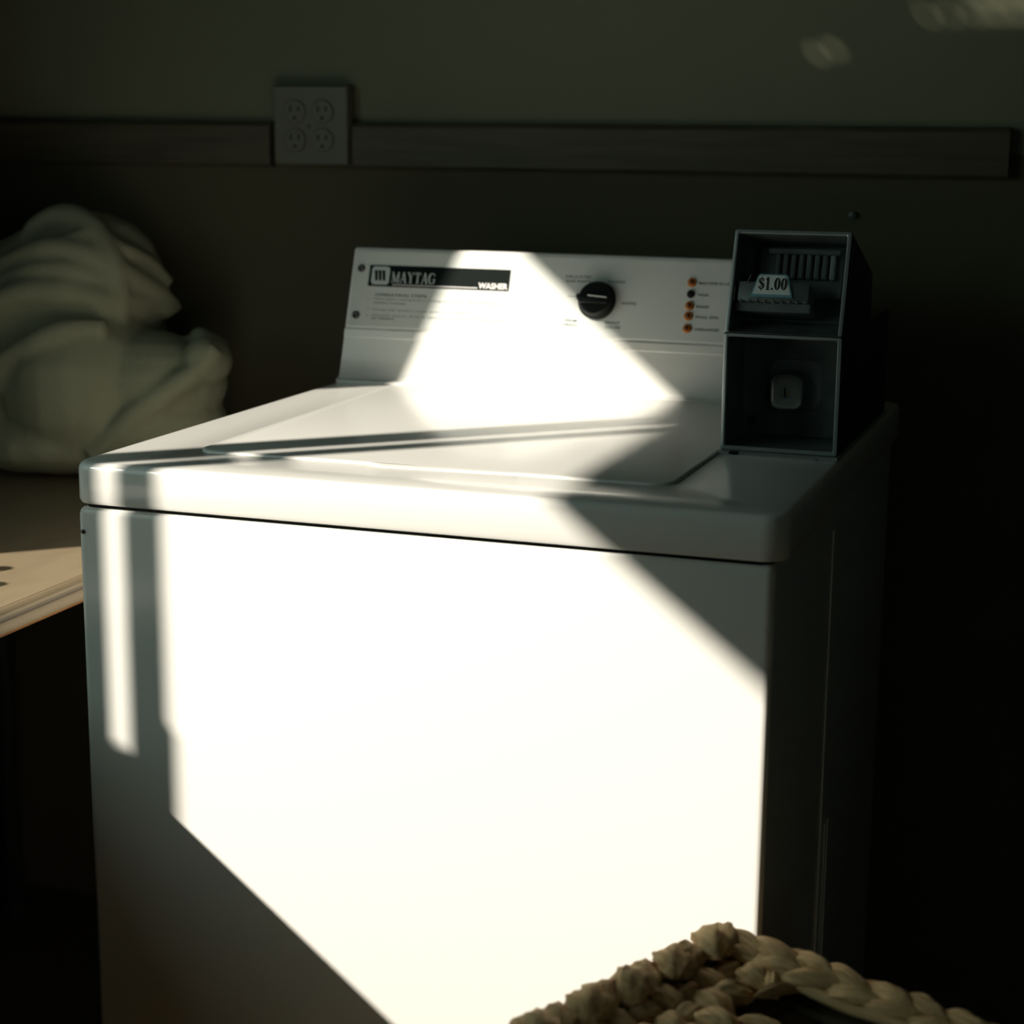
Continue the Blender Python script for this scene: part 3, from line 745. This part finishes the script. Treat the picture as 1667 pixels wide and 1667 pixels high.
for si, (o0, d, L, inn, vis) in enumerate(sides):
    if si in (0, 3):                                 # leaf strands wrapped over the edge
        n = round(L/.0245)
        for i in range(n):
            s = (i+.5)/n*L
            alt = i % 2
            p = o0 + d*s + inn*(.012 if alt else .009) + UPV*((.000 if alt else -.004) + rj(-.0015, .0015))
            out = (UPV - inn*.25).normalized()
            sl = (.95 if alt else .70)*(1 if si == 0 else -1)*rj(.88, 1.12)
            put(chunk_mat(p, d, out, .058*rj(.95, 1.1), .062*rj(.9, 1.12), .050, sl, rj(-.12, .12)), vis)
    else:                                            # three-strand plait along the edge
        n = round(L/.034)
        for i in range(n):
            for row, (off, zz, sl) in enumerate(((.003, -.006, .16), (.013, .000, -.22), (.024, -.004, .20))):
                s = (i+.5+row/3)/n*L
                if s > L: continue
                p = o0 + d*s + inn*off + UPV*(zz + rj(-.0015, .0015))
                put(chunk_mat(p, d, (UPV + inn*(row-1)*.3).normalized(), .062*rj(.9, 1.1), .034*rj(.85, 1.2), .034, sl*rj(.6, 1.4), rj(-.1, .1)), vis)
    bm = bmesh.new()
    tube(bm, [o0 + d*(L*k/4) + inn*.011 - UPV*.012 for k in range(5)], [.0115]*5, 8)
    obj('rim_core', bm, M['core'], bk)
    n = round(L/.029)
    for r_ in range(28):                             # side walls below the edge
        z = .572 - r_*.0205
        for i in range(n):
            s = ((i + .5*(r_ % 2) + .25)/n*L)
            if s > L-.005: continue
            put(chunk_mat(o0 + d*s + inn*(.008+rj(-.002, .002)) + UPV*(z-.6), d, -inn, .040, .037, .030, (.32 if r_ % 2 else -.32)*rj(.7, 1.3), rj(-.12, .12)), False)
    bm = bmesh.new()
    vs = []
    for ss in (.006, L-.006):
        for zz in (.01, .575):
            for oo in (.008, .013): vs.append(bm.verts.new(o0 + d*ss + inn*oo + UPV*(zz-.6)))
    for f in [(0,1,3,2),(4,6,7,5),(0,4,5,1),(2,3,7,6),(0,2,6,4),(1,5,7,3)]: bm.faces.new([vs[q_] for q_ in f])
    obj('core_panel', bm, M['core'], bk, smooth=0)
def LP(s, t, z=0.0): return BC + dr*s + dl*t + UPV*z   # s along the right edge, t along the left edge
# flat woven lid, plain weave, with a hand hole beside the plaited edge
PT = .0262
HS0, HS1, HT0, HT1 = .083, .235, .030, .098
for i in range(int((BR-.05)/PT)+1):
    for j in range(int((BL-.05)/PT)+1):
        s, t = .034 + i*PT, .041 + j*PT
        if s > BR-.026 or t > BL-.026: continue
        if HS0-.008 < s < HS1+.010 and HT0-.012 < t < HT1+.004: continue
        along = dr if (i+j) % 2 else dl
        p = LP(s+rj(-.002, .002), t+rj(-.002, .002), ZL+rj(-.002, .002)+(.002 if (i+j) % 2 else 0))
        put(chunk_mat(p, along, UPV, .043*rj(.88, 1.12), .046*rj(.85, 1.15), .040*rj(.85, 1.15), rj(-.35, .35), rj(-.16, .16)), True)
# strands that edge the hand hole
for s, t, dd, ln, wd in ((.074, .036, dl*.7+dr*.5, .046, .024), (.088, .048, dl*.9-dr*.35, .044, .015), (.112, .101, dr, .046, .024), (.150, .104, dr, .048, .024), (.190, .104, dr, .048, .024), (.238, .060, dl, .044, .024)):
    put(chunk_mat(LP(s, t, ZL+.006), dd, UPV, ln, wd, .026, 0, rj(-.1, .1)), True)
def plate(name, s0, s1, t0, t1, z0, z1, m):
    bm = bmesh.new()
    loft(bm, [quad_ring([LP(s0, t0, z), LP(s0, t1, z), LP(s1, t1, z), LP(s1, t0, z)], .004, 3) for z in (z0, z1)])
    return obj(name, bm, m, bk, smooth=0)
plate('lid_core', .012, HS0, .012, BL-.012, -.030, -.024, M['core'])
plate('lid_core', HS1, BR-.012, .012, BL-.012, -.030, -.024, M['core'])
plate('lid_core', HS0, HS1, .012, HT0, -.030, -.024, M['core'])
plate('lid_core', HS0, HS1, HT1, BL-.012, -.030, -.024, M['core'])
# curved dark flap hanging inside the hole, pale lining below
bm = bmesh.new()
A = []
for k in range(13):
    a = k/12
    t = HT0-.004 + a*(HT1-HT0+.006)
    A.append([LP(HS0-.006, t, -.026), LP(HS0+.040-.020*(2*a-1)**2+.018*a, t, -.030-.004*math.sin(a*3.1)), LP(HS0+.040-.020*(2*a-1)**2+.018*a, t, -.033-.004*math.sin(a*3.1)), LP(HS0-.006, t, -.031)])
V_ = [[bm.verts.new(p) for p in r] for r in A]
for i in range(12):
    for j in range(4): bm.faces.new((V_[i][j], V_[i+1][j], V_[i+1][(j+1) % 4], V_[i][(j+1) % 4]))
bm.faces.new(V_[0]); bm.faces.new(V_[-1][::-1])
obj('flap', bm, M['flap'], bk, label='dark brown flap in the hand hole')
plate('lining', .02, BR-.02, .02, BL-.02, -.062, -.058, M['lining'])
bm = bmesh.new()
tube(bm, [LP(HS0-.008+(HS1-HS0+.03)*k/8, HT0+.003, -.007+.0012*math.sin(k*1.7)) for k in range(9)], [.0048]*9, 8)
obj('binding_cord', bm, M['hyacinth'], bk)
# bottom of the basket
bm = bmesh.new()
c4 = [LP(.008, .008), LP(.008, BL-.008), LP(BR-.008, BL-.008), LP(BR-.008, .008)]
loft(bm, [quad_ring([Vector((p.x, p.y, z)) for p in c4], .01) for z in (.004, .018)]); obj('base', bm, M['core'], bk)
print('basket strands', len(parts), len(stuff))
if len(parts) > 300: stuff += parts[300:]; parts = parts[:300]
for me, mt in parts:
    o = bpy.data.objects.new('strand', me); COL.objects.link(o); o.parent = bk
    o.matrix_basis = bk_inv @ mt
V, F = [], []
cache = {}
for me, mt in stuff:
    if me not in cache:
        n = len(me.vertices); a = np.empty(n*3, 'f'); me.vertices.foreach_get('co', a)
        cache[me] = (np.c_[a.reshape(-1, 3), np.ones(n)], [tuple(p.vertices) for p in me.polygons])
    co, fs = cache[me]
    b = len(V)
    V.extend((co @ np.array(bk_inv @ mt).T)[:, :3].tolist())
    F.extend([tuple(i+b for i in f) for f in fs])
me = bpy.data.meshes.new('weave'); me.from_pydata(V, [], F); me.materials.append(M['hyacinth'])
for p in me.polygons: p.use_smooth = True
o = bpy.data.objects.new('weave', me); COL.objects.link(o); o.parent = bk; o['kind'] = 'stuff'
